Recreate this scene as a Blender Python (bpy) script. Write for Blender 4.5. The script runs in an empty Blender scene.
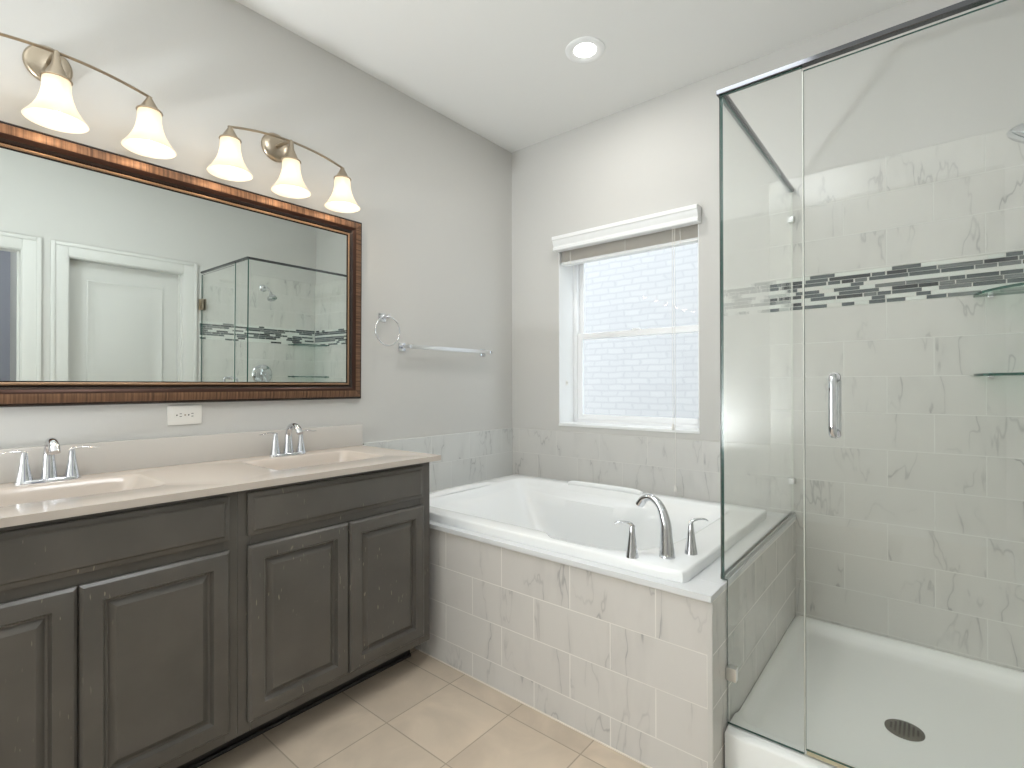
import bpy, bmesh, math, random
from mathutils import Vector, Matrix
random.seed(7)
R = math.radians
SC = bpy.context.scene
COL = SC.collection

# ------------------------------------------------------------------ camera
F_PX = 506.4
yaw, pitch, roll = R(39.688), R(0.173), R(-0.136)
d = Vector((-math.sin(yaw)*math.cos(pitch), math.cos(yaw)*math.cos(pitch), math.sin(pitch)))
r_ = Vector((math.cos(yaw), math.sin(yaw), 0)); u_ = r_.cross(d)
r2 = r_*math.cos(roll) + u_*math.sin(roll); u2 = u_*math.cos(roll) - r_*math.sin(roll)
cd = bpy.data.cameras.new('camera'); cam = bpy.data.objects.new('camera', cd); COL.objects.link(cam)
M = Matrix((r2, u2, -d)).transposed().to_4x4(); M.translation = Vector((2.173, 0.0, 1.174))
cam.matrix_world = M
cd.sensor_width = 36; cd.lens = 36*F_PX/1024; cd.clip_start = .02; cd.clip_end = 60
SC.camera = cam

# ------------------------------------------------------------------ world, sun, exposure
SC.view_settings.view_transform = 'Standard'; SC.view_settings.look = 'None'
SC.view_settings.gamma = 1; SC.view_settings.use_curve_mapping = False
SC.view_settings.exposure = 0.15
w = bpy.data.worlds.new('daylight'); SC.world = w; w.use_nodes = True
bg = w.node_tree.nodes['Background']; bg.inputs[0].default_value = (.90, .95, 1, 1); bg.inputs[1].default_value = 2.75
sl = bpy.data.lights.new('sun', 'SUN'); sl.energy = .8; sl.angle = R(3); sl.color = (1, .96, .9)
so = bpy.data.objects.new('sun', sl); COL.objects.link(so); so.location = (1, -4, 8)
so.rotation_euler = Vector((.15, .8, -1.1)).to_track_quat('-Z', 'Y').to_euler()
VANITY_W, CAN_W, FILL_PANEL_W, FILL_UP_W = .60, 4.2, 7.8, 84.0

# ------------------------------------------------------------------ materials
def new_mat(name):
    m = bpy.data.materials.new(name); m.use_nodes = True
    nt = m.node_tree; return m, nt, nt.nodes['Principled BSDF']
def L(c):
    return tuple(((x/255+.055)/1.055)**2.4 if x > 10 else x/255/12.92 for x in c) + (1,)
def basic(name, col, rough=.5, metal=0, spec=.5, bump=0, bscale=80, var=0, vscale=3):
    m, nt, b = new_mat(name)
    b.inputs['Base Color'].default_value = L(col); b.inputs['Roughness'].default_value = rough
    b.inputs['Metallic'].default_value = metal; b.inputs['Specular IOR Level'].default_value = spec
    tc = nt.nodes.new('ShaderNodeTexCoord')
    if bump:
        n = nt.nodes.new('ShaderNodeTexNoise'); n.inputs['Scale'].default_value = bscale; n.inputs['Detail'].default_value = 3
        bp = nt.nodes.new('ShaderNodeBump'); bp.inputs['Strength'].default_value = bump; bp.inputs['Distance'].default_value = .002
        nt.links.new(tc.outputs['Object'], n.inputs['Vector']); nt.links.new(n.outputs[0], bp.inputs['Height'])
        nt.links.new(bp.outputs[0], b.inputs['Normal'])
    if var:
        n = nt.nodes.new('ShaderNodeTexNoise'); n.inputs['Scale'].default_value = vscale; n.inputs['Detail'].default_value = 4
        mx = nt.nodes.new('ShaderNodeMix'); mx.data_type = 'RGBA'
        c = L(col); mx.inputs[6].default_value = tuple(x*(1-var) for x in c[:3])+(1,); mx.inputs[7].default_value = tuple(min(1, x*(1+var)) for x in c[:3])+(1,)
        nt.links.new(tc.outputs['Object'], n.inputs['Vector']); nt.links.new(n.outputs[0], mx.inputs[0]); nt.links.new(mx.outputs[2], b.inputs['Base Color'])
    return m
def emit(name, col, s):
    m, nt, b = new_mat(name)
    b.inputs['Base Color'].default_value = (.8, .8, .8, 1)
    b.inputs['Emission Color'].default_value = tuple(col)+(1,); b.inputs['Emission Strength'].default_value = s
    return m

def N(nt, t, **k):
    n = nt.nodes.new(t)
    for a, v in k.items(): setattr(n, a, v)
    return n
def math_(nt, op, a, b=None, c=None):
    n = N(nt, 'ShaderNodeMath', operation=op)
    for i, v in enumerate((a, b, c)):
        if v is None: continue
        if isinstance(v, (int, float)): n.inputs[i].default_value = v
        else: nt.links.new(v, n.inputs[i])
    return n.outputs[0]
def ramp(nt, fac, p0, p1, c0=0, c1=1):
    n = N(nt, 'ShaderNodeMapRange'); n.inputs[1].default_value = p0; n.inputs[2].default_value = p1
    n.inputs[3].default_value = c0; n.inputs[4].default_value = c1; nt.links.new(fac, n.inputs[0]); return n.outputs[0]
def mixc(nt, fac, a, b):
    n = N(nt, 'ShaderNodeMix', data_type='RGBA')
    if isinstance(fac, (int, float)): n.inputs[0].default_value = fac
    else: nt.links.new(fac, n.inputs[0])
    for i, v in ((6, a), (7, b)):
        if isinstance(v, tuple): n.inputs[i].default_value = v
        else: nt.links.new(v, n.inputs[i])
    return n.outputs[2]

def tile_mat(name, ax, tw, th, off, offset, mortar, base, grout, kind='marble', rough=.22, msize=.0022):
    """ax: indices of the two coordinates the tiles run along; off: a joint position on each"""
    m, nt, b = new_mat(name)
    g = N(nt, 'ShaderNodeNewGeometry'); s = N(nt, 'ShaderNodeSeparateXYZ'); nt.links.new(g.outputs['Position'], s.inputs[0])
    c = N(nt, 'ShaderNodeCombineXYZ')
    u = math_(nt, 'ADD', s.outputs[ax[0]], 30*tw-off[0]); v = math_(nt, 'ADD', s.outputs[ax[1]], 20*th-off[1])
    nt.links.new(u, c.inputs[0]); nt.links.new(v, c.inputs[1])
    br = N(nt, 'ShaderNodeTexBrick'); br.offset = offset; br.offset_frequency = 2; br.squash = 1
    for k, val in (('Scale', 1), ('Mortar Size', msize), ('Mortar Smooth', .3), ('Bias', 0), ('Brick Width', tw), ('Row Height', th)):
        br.inputs[k].default_value = val
    br.inputs['Color1'].default_value = (0, 0, 0, 1); br.inputs['Color2'].default_value = (1, 1, 1, 1); br.inputs['Mortar'].default_value = (.5, .5, .5, 1)
    nt.links.new(c.outputs[0], br.inputs['Vector'])
    rnd = math_(nt, 'MULTIPLY', br.outputs['Color'], 41.0)
    if kind == 'marble':
        mp = N(nt, 'ShaderNodeMapping'); mp.inputs['Rotation'].default_value = (0, 0, R(35)); mp.inputs['Scale'].default_value = (1.0, .3, 1)
        nt.links.new(c.outputs[0], mp.inputs[0])
        n1 = N(nt, 'ShaderNodeTexNoise', noise_dimensions='4D'); nt.links.new(mp.outputs[0], n1.inputs['Vector']); nt.links.new(rnd, n1.inputs['W'])
        n1.inputs['Scale'].default_value = 5.5; n1.inputs['Detail'].default_value = 4; n1.inputs['Roughness'].default_value = .55; n1.inputs['Distortion'].default_value = .25
        a = math_(nt, 'ABSOLUTE', math_(nt, 'SUBTRACT', n1.outputs[0], .5))
        vein = ramp(nt, a, .0, .009, 1, 0)
        soft = ramp(nt, a, .0, .08, 1, 0)
        n2 = N(nt, 'ShaderNodeTexNoise', noise_dimensions='4D'); nt.links.new(c.outputs[0], n2.inputs['Vector']); nt.links.new(rnd, n2.inputs['W'])
        n2.inputs['Scale'].default_value = 5; n2.inputs['Detail'].default_value = 2
        mask = ramp(nt, n2.outputs[0], .40, .66)
        fac = math_(nt, 'ADD', math_(nt, 'MULTIPLY', math_(nt, 'MULTIPLY', vein, mask), .5), math_(nt, 'MULTIPLY', math_(nt, 'MULTIPLY', soft, mask), .13))
        col = mixc(nt, fac, L(base), L((120, 120, 122)))
    else:
        n1 = N(nt, 'ShaderNodeTexNoise', noise_dimensions='4D'); nt.links.new(c.outputs[0], n1.inputs['Vector']); nt.links.new(rnd, n1.inputs['W'])
        n1.inputs['Scale'].default_value = 4; n1.inputs['Detail'].default_value = 6; n1.inputs['Distortion'].default_value = 1.2
        f = ramp(nt, n1.outputs[0], .3, .7)
        bb = L(base)
        col = mixc(nt, f, tuple(x*.84 for x in bb[:3])+(1,), tuple(min(1, x*1.1) for x in bb[:3])+(1,))
    col = mixc(nt, br.outputs['Fac'], col, L(grout))
    nt.links.new(col, b.inputs['Base Color'])
    nt.links.new(ramp(nt, br.outputs['Fac'], 0, 1, rough, .7), b.inputs['Roughness'])
    bp = N(nt, 'ShaderNodeBump'); bp.invert = True; bp.inputs['Strength'].default_value = .5; bp.inputs['Distance'].default_value = .001
    nt.links.new(br.outputs['Fac'], bp.inputs['Height']); nt.links.new(bp.outputs[0], b.inputs['Normal'])
    return m

WALL = basic('wall_paint', (206, 205, 201), .75, bump=.12, bscale=160)
CEIL = basic('ceiling_paint', (230, 230, 227), .85, bump=.12, bscale=120)
TRIM = basic('white_trim', (240, 241, 240), .4)
DOORP = basic('white_door_paint', (208, 208, 204), .42)
DTRIM = basic('door_casing_paint', (216, 216, 212), .42)
ACRYL = basic('white_acrylic', (246, 248, 248), .16, spec=.6)
PAN = basic('pan_acrylic', (248, 249, 246), .3)
COUNTER = basic('cultured_marble', (202, 192, 182), .14, spec=.55)
SPLASH = basic('backsplash_marble', (208, 204, 198), .2)
DECK = basic('deck_quartz', (226, 228, 229), .25)
CHROME = basic('chrome', (222, 224, 228), .08, metal=1)
NICKEL = basic('brushed_nickel', (176, 164, 146), .3, metal=1)
SATIN = basic('satin_chrome', (232, 233, 233), .28, metal=1)
DARKCH = basic('header_chrome', (104, 105, 109), .12, metal=1)
BRONZE_D = basic('dark_bronze', (40, 28, 22), .25, metal=.3)
GOLD = basic('bead_gold', (150, 122, 96), .4, metal=.7)
PLASTIC = basic('white_plastic', (236, 234, 228), .35)
SLAT = basic('blind_slat', (214, 209, 200), .45)
VINYL = basic('window_vinyl', (246, 247, 248), .35)
DARK = basic('dark_slot', (40, 38, 36), .6)
DRAIN = basic('drain_metal', (118, 116, 110), .35, metal=.8)
CAULK = basic('caulk', (240, 232, 220), .5)
MIRROR = basic('mirror_silver', (232, 238, 235), .005, metal=1)

# dark painted cabinet with light scuffs
CAB, nt, b = new_mat('espresso_paint')
tc = N(nt, 'ShaderNodeTexCoord')
n = N(nt, 'ShaderNodeTexNoise'); n.inputs['Scale'].default_value = 5; n.inputs['Detail'].default_value = 4; nt.links.new(tc.outputs['Object'], n.inputs['Vector'])
col = mixc(nt, ramp(nt, n.outputs[0], .3, .7), L((83, 80, 75)), L((98, 94, 88)))
mp = N(nt, 'ShaderNodeMapping'); mp.inputs['Scale'].default_value = (1, 6, 1.2); nt.links.new(tc.outputs['Object'], mp.inputs[0])
v = N(nt, 'ShaderNodeTexNoise'); v.inputs['Scale'].default_value = 22; v.inputs['Detail'].default_value = 1; nt.links.new(mp.outputs[0], v.inputs['Vector'])
n3 = N(nt, 'ShaderNodeTexNoise'); n3.inputs['Scale'].default_value = 3.1; nt.links.new(tc.outputs['Object'], n3.inputs['Vector'])
sc = math_(nt, 'MULTIPLY', ramp(nt, v.outputs[0], .73, .77), ramp(nt, n3.outputs[0], .46, .54))
col = mixc(nt, math_(nt, 'MULTIPLY', sc, .6), col, L((170, 160, 145)))
nt.links.new(col, b.inputs['Base Color']); b.inputs['Roughness'].default_value = .28; b.inputs['Specular IOR Level'].default_value = .5
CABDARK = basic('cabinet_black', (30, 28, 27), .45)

# bronze mirror frame: fine streaks across each rail
def bronze(name, axis):
    m, nt, b = new_mat(name)
    g = N(nt, 'ShaderNodeTexCoord'); mp = N(nt, 'ShaderNodeMapping')
    sc = [3, 3, 3]; sc[axis] = 130; mp.inputs['Scale'].default_value = sc
    nt.links.new(g.outputs['Object'], mp.inputs[0])
    n = N(nt, 'ShaderNodeTexNoise'); n.inputs['Scale'].default_value = 1; n.inputs['Detail'].default_value = 3; nt.links.new(mp.outputs[0], n.inputs['Vector'])
    c = mixc(nt, ramp(nt, n.outputs[0], .32, .68), L((78, 56, 42)), L((138, 104, 78)))
    nt.links.new(c, b.inputs['Base Color']); b.inputs['Metallic'].default_value = .45; b.inputs['Roughness'].default_value = .55
    return m
BRZ_D = basic('bronze_patina', (62, 40, 30), .3, metal=.6)
BRZ_H, BRZ_V = bronze('bronze_streak_horizontal', 1), bronze('bronze_streak_vertical', 2)

# glass that lets light through: clear body with fresnel sheen
def glass(name, tint, refl=1.0):
    m = bpy.data.materials.new(name); m.use_nodes = True; nt = m.node_tree; nt.nodes.clear()
    o = N(nt, 'ShaderNodeOutputMaterial'); t = N(nt, 'ShaderNodeBsdfTransparent'); t.inputs[0].default_value = tint
    g = N(nt, 'ShaderNodeBsdfGlossy'); g.inputs['Roughness'].default_value = 0.0; g.inputs[0].default_value = (1, 1, 1, 1)
    lw = N(nt, 'ShaderNodeLayerWeight'); lw.inputs[0].default_value = .5   # facing = 1 - cos
    f = math_(nt, 'ADD', math_(nt, 'MULTIPLY', math_(nt, 'POWER', lw.outputs['Facing'], 5.0), .85), .035)
    mx = N(nt, 'ShaderNodeMixShader')
    nt.links.new(math_(nt, 'MULTIPLY', f, refl), mx.inputs[0]); nt.links.new(t.outputs[0], mx.inputs[1]); nt.links.new(g.outputs[0], mx.inputs[2])
    nt.links.new(mx.outputs[0], o.inputs[0]); return m
GLASS = glass('shower_glass', (.984, .991, .984, 1), .8)
PANE = glass('window_glass', (.97, .99, 1, 1), .2)
SHELFG = glass('shelf_glass', (.80, .92, .87, 1), .8)
GEDGE = basic('glass_edge', (44, 84, 76), .12)
SHELFE = basic('shelf_edge', (20, 78, 66), .1)
SEAL = basic('clear_seal', (222, 224, 216), .3)

# lamp shade: alabaster glass lit by its bulb
m = bpy.data.materials.new('alabaster_glass'); m.use_nodes = True; nt = m.node_tree; nt.nodes.clear()
o = N(nt, 'ShaderNodeOutputMaterial'); t = N(nt, 'ShaderNodeBsdfTranslucent'); t.inputs[0].default_value = (.40, .37, .32, 1)
df = N(nt, 'ShaderNodeBsdfDiffuse'); df.inputs[0].default_value = (.62, .57, .50, 1)
tp = N(nt, 'ShaderNodeBsdfTransparent'); tp.inputs[0].default_value = (1, .95, .86, 1)
a1 = N(nt, 'ShaderNodeMixShader'); a1.inputs[0].default_value = .45; nt.links.new(t.outputs[0], a1.inputs[1]); nt.links.new(df.outputs[0], a1.inputs[2])
a2 = N(nt, 'ShaderNodeMixShader'); a2.inputs[0].default_value = .10; nt.links.new(a1.outputs[0], a2.inputs[1]); nt.links.new(tp.outputs[0], a2.inputs[2])
em = N(nt, 'ShaderNodeEmission'); em.inputs[0].default_value = (1, .87, .70, 1); em.inputs[1].default_value = .34
ad = N(nt, 'ShaderNodeAddShader'); nt.links.new(a2.outputs[0], ad.inputs[0]); nt.links.new(em.outputs[0], ad.inputs[1]); nt.links.new(ad.outputs[0], o.inputs[0])
ALAB = m
BULB = emit('bulb_glow', (1, .88, .70), 15)
LENS = emit('downlight_lens', (1, .97, .92), 5)
FILL_PANELG = emit('fill_panel_glow', (1, .985, .955), 3)

T_APRON = tile_mat('apron_marble_tile', (0, 2), .31, .152, (.592+.155, .404), .5, .002, (214, 211, 206), (228, 225, 219))
T_SIDE = tile_mat('side_marble_tile', (1, 2), .31, .152, (1.465, .404), .5, .002, (214, 213, 208), (222, 220, 214))
T_BACK = tile_mat('wall_marble_tile', (0, 2), .301, .153, (1.878, 1.209-.153), .5, .002, (214, 213, 208), (219, 219, 214))
T_BACKY = tile_mat('wall_marble_tile_side', (1, 2), .301, .153, (1.6, 1.209), .5, .002, (214, 213, 208), (219, 219, 214))
T_TUBX = tile_mat('tub_splash_tile', (0, 2), .301, .156, (.97, .579), .5, .002, (214, 213, 209), (214, 213, 208))
T_TUBY = tile_mat('tub_splash_tile_side', (1, 2), .301, .156, (1.6, .579), .5, .002, (214, 215, 212), (214, 215, 212))
T_FLOOR = tile_mat('floor_tile', (0, 1), .3005, .3005, (.706, 1.38), 0, .002, (208, 192, 172), (172, 158, 140), kind='cloud', rough=.38, msize=.0026)
CHIPS = [basic('chip_slate', (88, 96, 97), .2), basic('chip_grey', (118, 122, 121), .25), basic('chip_dark', (58, 62, 64), .15), basic('chip_pale', (224, 228, 222), .2), basic('mosaic_grout', (222, 222, 216), .6)]

# ------------------------------------------------------------------ mesh helpers
def obj(name, bm, mat, parent=None, smooth=40, loc=None):
    bmesh.ops.recalc_face_normals(bm, faces=bm.faces)
    me = bpy.data.meshes.new(name); bm.to_mesh(me); bm.free()
    for m in (mat if isinstance(mat, (list, tuple)) else [mat]): me.materials.append(m)
    if smooth:
        for p in me.polygons: p.use_smooth = True
        me.set_sharp_from_angle(angle=R(smooth))
    o = bpy.data.objects.new(name, me); COL.objects.link(o)
    if parent: o.parent = parent
    if loc: o.location = loc
    return o
def empty(name, loc=(0, 0, 0)):
    o = bpy.data.objects.new(name, None); COL.objects.link(o); o.location = loc; o.empty_display_size = .05; return o
def tag(o, label, cat, group=None):
    o['label'] = label; o['category'] = cat
    if group: o['group'] = group
    return o
def struct(o):
    o['kind'] = 'structure'; return o
def box(bm, x0, x1, y0, y1, z0, z1, bev=0, mi=0, seg=2):
    r = bmesh.ops.create_cube(bm, size=1)
    vs = r['verts']
    for v in vs:
        v.co = Vector(((x0+x1)/2+v.co.x*(x1-x0), (y0+y1)/2+v.co.y*(y1-y0), (z0+z1)/2+v.co.z*(z1-z0)))
    fs = {f for v in vs for f in v.link_faces}
    for f in fs: f.material_index = mi
    if bev:
        es = {e for v in vs for e in v.link_edges}
        bmesh.ops.bevel(bm, geom=list(es), offset=bev, segments=seg, profile=.6, affect='EDGES', material=mi)
def B(*a, **k):
    bm = bmesh.new(); box(bm, *a, **k); return bm
def lathe(bm, prof, c=(0, 0, 0), axis='z', n=32, cap=True, mi=0):
    """prof: list of (radius, height)"""
    c = Vector(c); rings = []
    for r, h in prof:
        ring = []
        for i in range(n):
            a = 2*math.pi*i/n
            p = {'z': (r*math.cos(a), r*math.sin(a), h), 'x': (h, r*math.cos(a), r*math.sin(a)), 'y': (r*math.cos(a), h, r*math.sin(a))}[axis]
            ring.append(bm.verts.new(c+Vector(p)))
        rings.append(ring)
    for a, b in zip(rings, rings[1:]):
        for i in range(n): bm.faces.new((a[i], a[(i+1) % n], b[(i+1) % n], b[i])).material_index = mi
    if cap:
        bm.faces.new(rings[0]).material_index = mi; bm.faces.new(rings[-1]).material_index = mi
def tube(bm, pts, rad, n=14, flat=None, mi=0, closed=False):
    pts = [Vector(p) for p in pts]; m = len(pts)
    if not isinstance(rad, (list, tuple)): rad = [rad]*m
    up = None; rings = []
    for i, p in enumerate(pts):
        if closed: t = (pts[(i+1) % m]-pts[i-1]).normalized()
        else: t = (pts[min(i+1, m-1)]-pts[max(i-1, 0)]).normalized()
        if up is None:
            up = Vector((0, 0, 1)) if abs(t.z) < .9 else Vector((1, 0, 0))
        up = (up-t*up.dot(t)).normalized(); s = t.cross(up)
        fr = flat[i] if flat else 1
        rings.append([bm.verts.new(p+up*math.sin(2*math.pi*k/n)*rad[i]*fr+s*math.cos(2*math.pi*k/n)*rad[i]) for k in range(n)])
    pr = list(zip(rings, rings[1:])) + ([(rings[-1], rings[0])] if closed else [])
    for a, b in pr:
        for k in range(n): bm.faces.new((a[k], a[(k+1) % n], b[(k+1) % n], b[k])).material_index = mi
    if not closed:
        bm.faces.new(rings[0]).material_index = mi; bm.faces.new(rings[-1]).material_index = mi
def smoothpath(cp, k=8):
    P = [Vector(p) for p in cp]; P = [P[0]*2-P[1]]+P+[P[-1]*2-P[-2]]; out = []
    for i in range(1, len(P)-2):
        for j in range(k):
            t = j/k; a, b, c, e = P[i-1:i+3]
            out.append(.5*((2*b)+(c-a)*t+(2*a-5*b+4*c-e)*t*t+(3*b-a-3*c+e)*t**3))
    out.append(P[-2]); return out
def lerp_list(vals, n):
    out = []
    for i in range(n):
        t = i/(n-1)*(len(vals)-1); j = min(int(t), len(vals)-2); out.append(vals[j]+(vals[j+1]-vals[j])*(t-j))
    return out
def nested(bm, y0, y1, z0, z1, levels, axis='x', sgn=1, mi=0):
    """stack of inset rectangles (inset, position along axis): a moulded panel"""
    prev = None
    for ins, h in levels:
        a0, a1, b0, b1 = y0+ins, y1-ins, z0+ins, z1-ins
        cs = [(a0, b0), (a1, b0), (a1, b1), (a0, b1)]
        ring = [bm.verts.new((h, a, b) if axis == 'x' else (a, h, b)) for a, b in cs]
        if prev:
            for i in range(4): bm.faces.new((prev[i], prev[(i+1) % 4], ring[(i+1) % 4], ring[i])).material_index = mi
        else: bm.faces.new(ring).material_index = mi
        prev = ring
    bm.faces.new(prev).material_index = mi

W = 2.574; YB = 2.62; H = 2.74; YF = -1.8

# ------------------------------------------------------------------ the room shell
bm = B(-.12, W+1.6, YF-.12, YB+.22, -.12, 0); struct(obj('floor', bm, T_FLOOR))
bm = B(-.12, W+1.6, YF-.12, YB+.22, H, H+.12); struct(obj('ceiling', bm, CEIL))
struct(obj('wall_left', B(-.12, 0, YF-.12, YB+.22, 0, H), WALL))
struct(obj('wall_front', B(0, W+1.6, YF-.12, YF, 0, H), WALL))
WX0, WX1, WZ0, WZ1 = .381, 1.251, .927, 2.045
bm = bmesh.new()
box(bm, 0, WX0, YB, YB+.22, 0, H); box(bm, WX1, W+.12, YB, YB+.22, 0, H)
box(bm, WX0, WX1, YB, YB+.22, 0, WZ0); box(bm, WX0, WX1, YB, YB+.22, WZ1, H)
struct(obj('wall_back', bm, WALL))
D1a, D1b, D2a, D2b, DZ = .746, 1.474, -.30, .520, 2.045
bm = bmesh.new()
for y0, y1, z0, z1 in ((YF, D2a, 0, H), (D2b, D1a, 0, H), (D1b, YB, 0, H), (D2a, D2b, DZ, H), (D1a, D1b, DZ, H)):
    box(bm, W, W+.12, y0, y1, z0, z1)
struct(obj('wall_right', bm, WALL))
# room seen through the open doorway
struct(obj('wall_bedroom', B(W+1.45, W+1.57, YF, YB+.2, 0, H), basic('bedroom_paint', (168, 170, 182), .8)))
struct(obj('wall_closet', B(W+.12, W+1.45, .60, .72, 0, H), WALL))

def casing(y0, y1, zt, wd=.09, th=.018):
    bm = bmesh.new(); x = W
    for a, b_, c, e in ((y0-wd, y0+.006, 0, zt+wd), (y1-.006, y1+wd, 0, zt+wd), (y0+.006, y1-.006, zt-.006, zt+wd)):
        box(bm, x-th*.6, x, a, b_, c, e, .003)
    # raised outer band
    for a, b_, c, e in ((y0-wd, y0-wd+.025, 0, zt+wd), (y1+wd-.025, y1+wd, 0, zt+wd), (y0-wd+.025, y1+wd-.025, zt+wd-.025, zt+wd)):
        box(bm, x-th, x-th*.6, a, b_, c, e, .004)
    return bm
d1 = struct(empty('door_1', (W, (D1a+D1b)/2, 0)))
def part(name, bm, mat, par, **k):
    """part of an empty-rooted thing, modelled in world coordinates"""
    o = obj(name, bm, mat, par, **k); o.location = -par.matrix_local.translation if par.parent is None else (0, 0, 0)
    return o
def base(o): return Vector(o.location)
def P(name, bm, mat, par, **k):
    o = obj(name, bm, mat, par, **k)
    root = par; off = Vector((0, 0, 0))
    while root: off += root.location; root = root.parent
    o.location = -off; return o
P('door_casing', casing(D1a, D1b, DZ), DTRIM, d1)
bm = bmesh.new()
for a in ((W, W+.12, D1a, D1a+.012, 0, DZ), (W, W+.12, D1b-.012, D1b, 0, DZ), (W, W+.12, D1a+.012, D1b-.012, DZ-.012, DZ)): box(bm, *a)
for a in ((W+.055, W+.07, D1a+.012, D1a+.024, 0, DZ-.012), (W+.055, W+.07, D1b-.024, D1b-.012, 0, DZ-.012)): box(bm, *a)
P('door_jamb', bm, DTRIM, d1)
bm = bmesh.new(); y0, y1 = D1a+.014, D1b-.014
box(bm, W+.072, W+.108, y0, y1, .01, DZ-.014)
P('door_leaf', bm, DOORP, d1)
for z0, z1 in ((1.02, 1.90), (.22, .88)):
    bm = bmesh.new()
    nested(bm, .865, 1.345, z0, z1, [(0, W+.073), (0, W+.066), (.008, W+.062), (.016, W+.066), (.03, W+.071), (.06, W+.0715), (.085, W+.066)])
    P('door_panel', bm, DOORP, d1)
bm = bmesh.new(); lathe(bm, [(.026, 0), (.026, -.006), (.011, -.01), (.011, -.032), (.024, -.04), (.028, -.052), (.02, -.062)], (W+.072, .815, .95), 'x', 24)
P('door_handle', bm, NICKEL, d1)
d2 = struct(empty('door_2', (W, (D2a+D2b)/2, 0)))
P('door_casing', casing(D2a, D2b, DZ), DTRIM, d2)
bm = bmesh.new()
for a in ((W, W+.12, D2a, D2a+.012, 0, DZ), (W, W+.12, D2b-.012, D2b, 0, DZ), (W, W+.12, D2a+.012, D2b-.012, DZ-.012, DZ)): box(bm, *a)
for a in ((W+.05, W+.065, D2b-.024, D2b-.012, 0, DZ-.012), (W+.05, W+.065, D2a+.012, D2a+.024, 0, DZ-.012)): box(bm, *a)
P('door_jamb', bm, DTRIM, d2)
# baseboards
for i, (y0, y1) in enumerate(((YF, D2a-.091), (D2b+.091, D1a-.091))):
    bm = B(W-.014, W, y0, y1, 0, .10, .003)
    struct(obj('baseboard_right' if i == 0 else 'baseboard_right_middle', bm, TRIM))
struct(obj('baseboard_front', B(0.014, W-.014, YF, YF+.014, 0, .10, .003), TRIM))
struct(obj('baseboard_left', B(0, .014, YF, -.125, 0, .10, .003), TRIM))

# ------------------------------------------------------------------ window
w1 = struct(empty('window_1', ((WX0+WX1)/2, YB+.16, WZ0)))
FY = YB+.16
bm = bmesh.new()   # white returns of the opening
box(bm, WX0, WX0+.004, YB-.001, FY, WZ0+.012, WZ1); box(bm, WX1-.004, WX1, YB-.001, FY, WZ0+.012, WZ1); box(bm, WX0+.004, WX1-.004, YB-.001, FY, WZ1-.004, WZ1)
P('window_jamb', bm, TRIM, w1)
P('window_sill', B(WX0-.001, WX1+.001, YB-.006, FY, WZ0-.004, WZ0+.012, .002), TRIM, w1)
def rect_frame(x0, x1, y0, y1, z0, z1, wl, wr, wb, wt, bev=.003):
    bm = bmesh.new()
    box(bm, x0, x0+wl, y0, y1, z0, z1, bev); box(bm, x1-wr, x1, y0, y1, z0, z1, bev)
    box(bm, x0+wl, x1-wr, y0, y1, z0, z0+wb, bev); box(bm, x0+wl, x1-wr, y0, y1, z1-wt, z1, bev); return bm
P('window_frame', rect_frame(WX0, WX1, FY, FY+.055, WZ0, WZ1, .03, .03, .028, .03), VINYL, w1)
MZ = 1.487
P('upper_sash', rect_frame(WX0+.03, WX1-.03, FY+.03, FY+.05, MZ-.018, WZ1-.03, .032, .032, .034, .03), VINYL, w1)
P('lower_sash', rect_frame(WX0+.03, WX1-.03, FY+.008, FY+.03, WZ0+.028, MZ+.018, .034, .034, .034, .036), VINYL, w1)
P('sash_lock', B(.79, .84, FY+.01, FY+.028, MZ+.018, MZ+.028, .003), VINYL, w1)
P('upper_pane', B(WX0+.058, WX1-.058, FY+.038, FY+.042, MZ+.01, WZ1-.055), PANE, w1)
P('lower_pane', B(WX0+.06, WX1-.06, FY+.017, FY+.021, WZ0+.058, MZ-.014), PANE, w1)
bm = bmesh.new(); lathe(bm, [(.008, 0), (.008, .008), (.004, .012)], (WX0+.004, 2.70, 1.19), 'x', 16)
box(bm, WX0+.004, WX0+.007, 2.688, 2.712, 1.175, 1.205, .001)
P('hold_down_bracket', bm, PLASTIC, w1)

# outside: brick wall of the neighbouring house
m, nt, b = new_mat('painted_brick')
g = N(nt, 'ShaderNodeNewGeometry'); s = N(nt, 'ShaderNodeSeparateXYZ'); nt.links.new(g.outputs['Position'], s.inputs[0])
c = N(nt, 'ShaderNodeCombineXYZ'); nt.links.new(s.outputs[0], c.inputs[0]); nt.links.new(s.outputs[2], c.inputs[1])
br = N(nt, 'ShaderNodeTexBrick'); br.inputs['Scale'].default_value = 1; br.inputs['Brick Width'].default_value = .21; br.inputs['Row Height'].default_value = .075
br.inputs['Mortar Size'].default_value = .018; br.inputs['Mortar Smooth'].default_value = 1
br.inputs['Color1'].default_value = (.385, .38, .38, 1); br.inputs['Color2'].default_value = (.41, .405, .40, 1); br.inputs['Mortar'].default_value = (.35, .35, .35, 1)
n = N(nt, 'ShaderNodeTexNoise'); n.inputs['Scale'].default_value = 5; nt.links.new(c.outputs[0], n.inputs[0])
va = N(nt, 'ShaderNodeVectorMath', operation='MULTIPLY_ADD'); nt.links.new(n.outputs[1], va.inputs[0]); va.inputs[1].default_value = (.15, .03, 0); nt.links.new(c.outputs[0], va.inputs[2])
nt.links.new(va.outputs[0], br.inputs[0]); nt.links.new(br.outputs[0], b.inputs['Base Color']); b.inputs['Roughness'].default_value = .9
nb = tag(obj('neighbour_house_wall', B(-6, 5, 5.6, 5.8, -.4, 6.0), m), 'bright pale masonry wall of the house next door, seen through the window', 'building')
struct(obj('ground_outside', B(-8, 8, YB+.23, 5.6, -.42, -.4), basic('gravel', (190, 188, 180), .9)))

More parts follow.
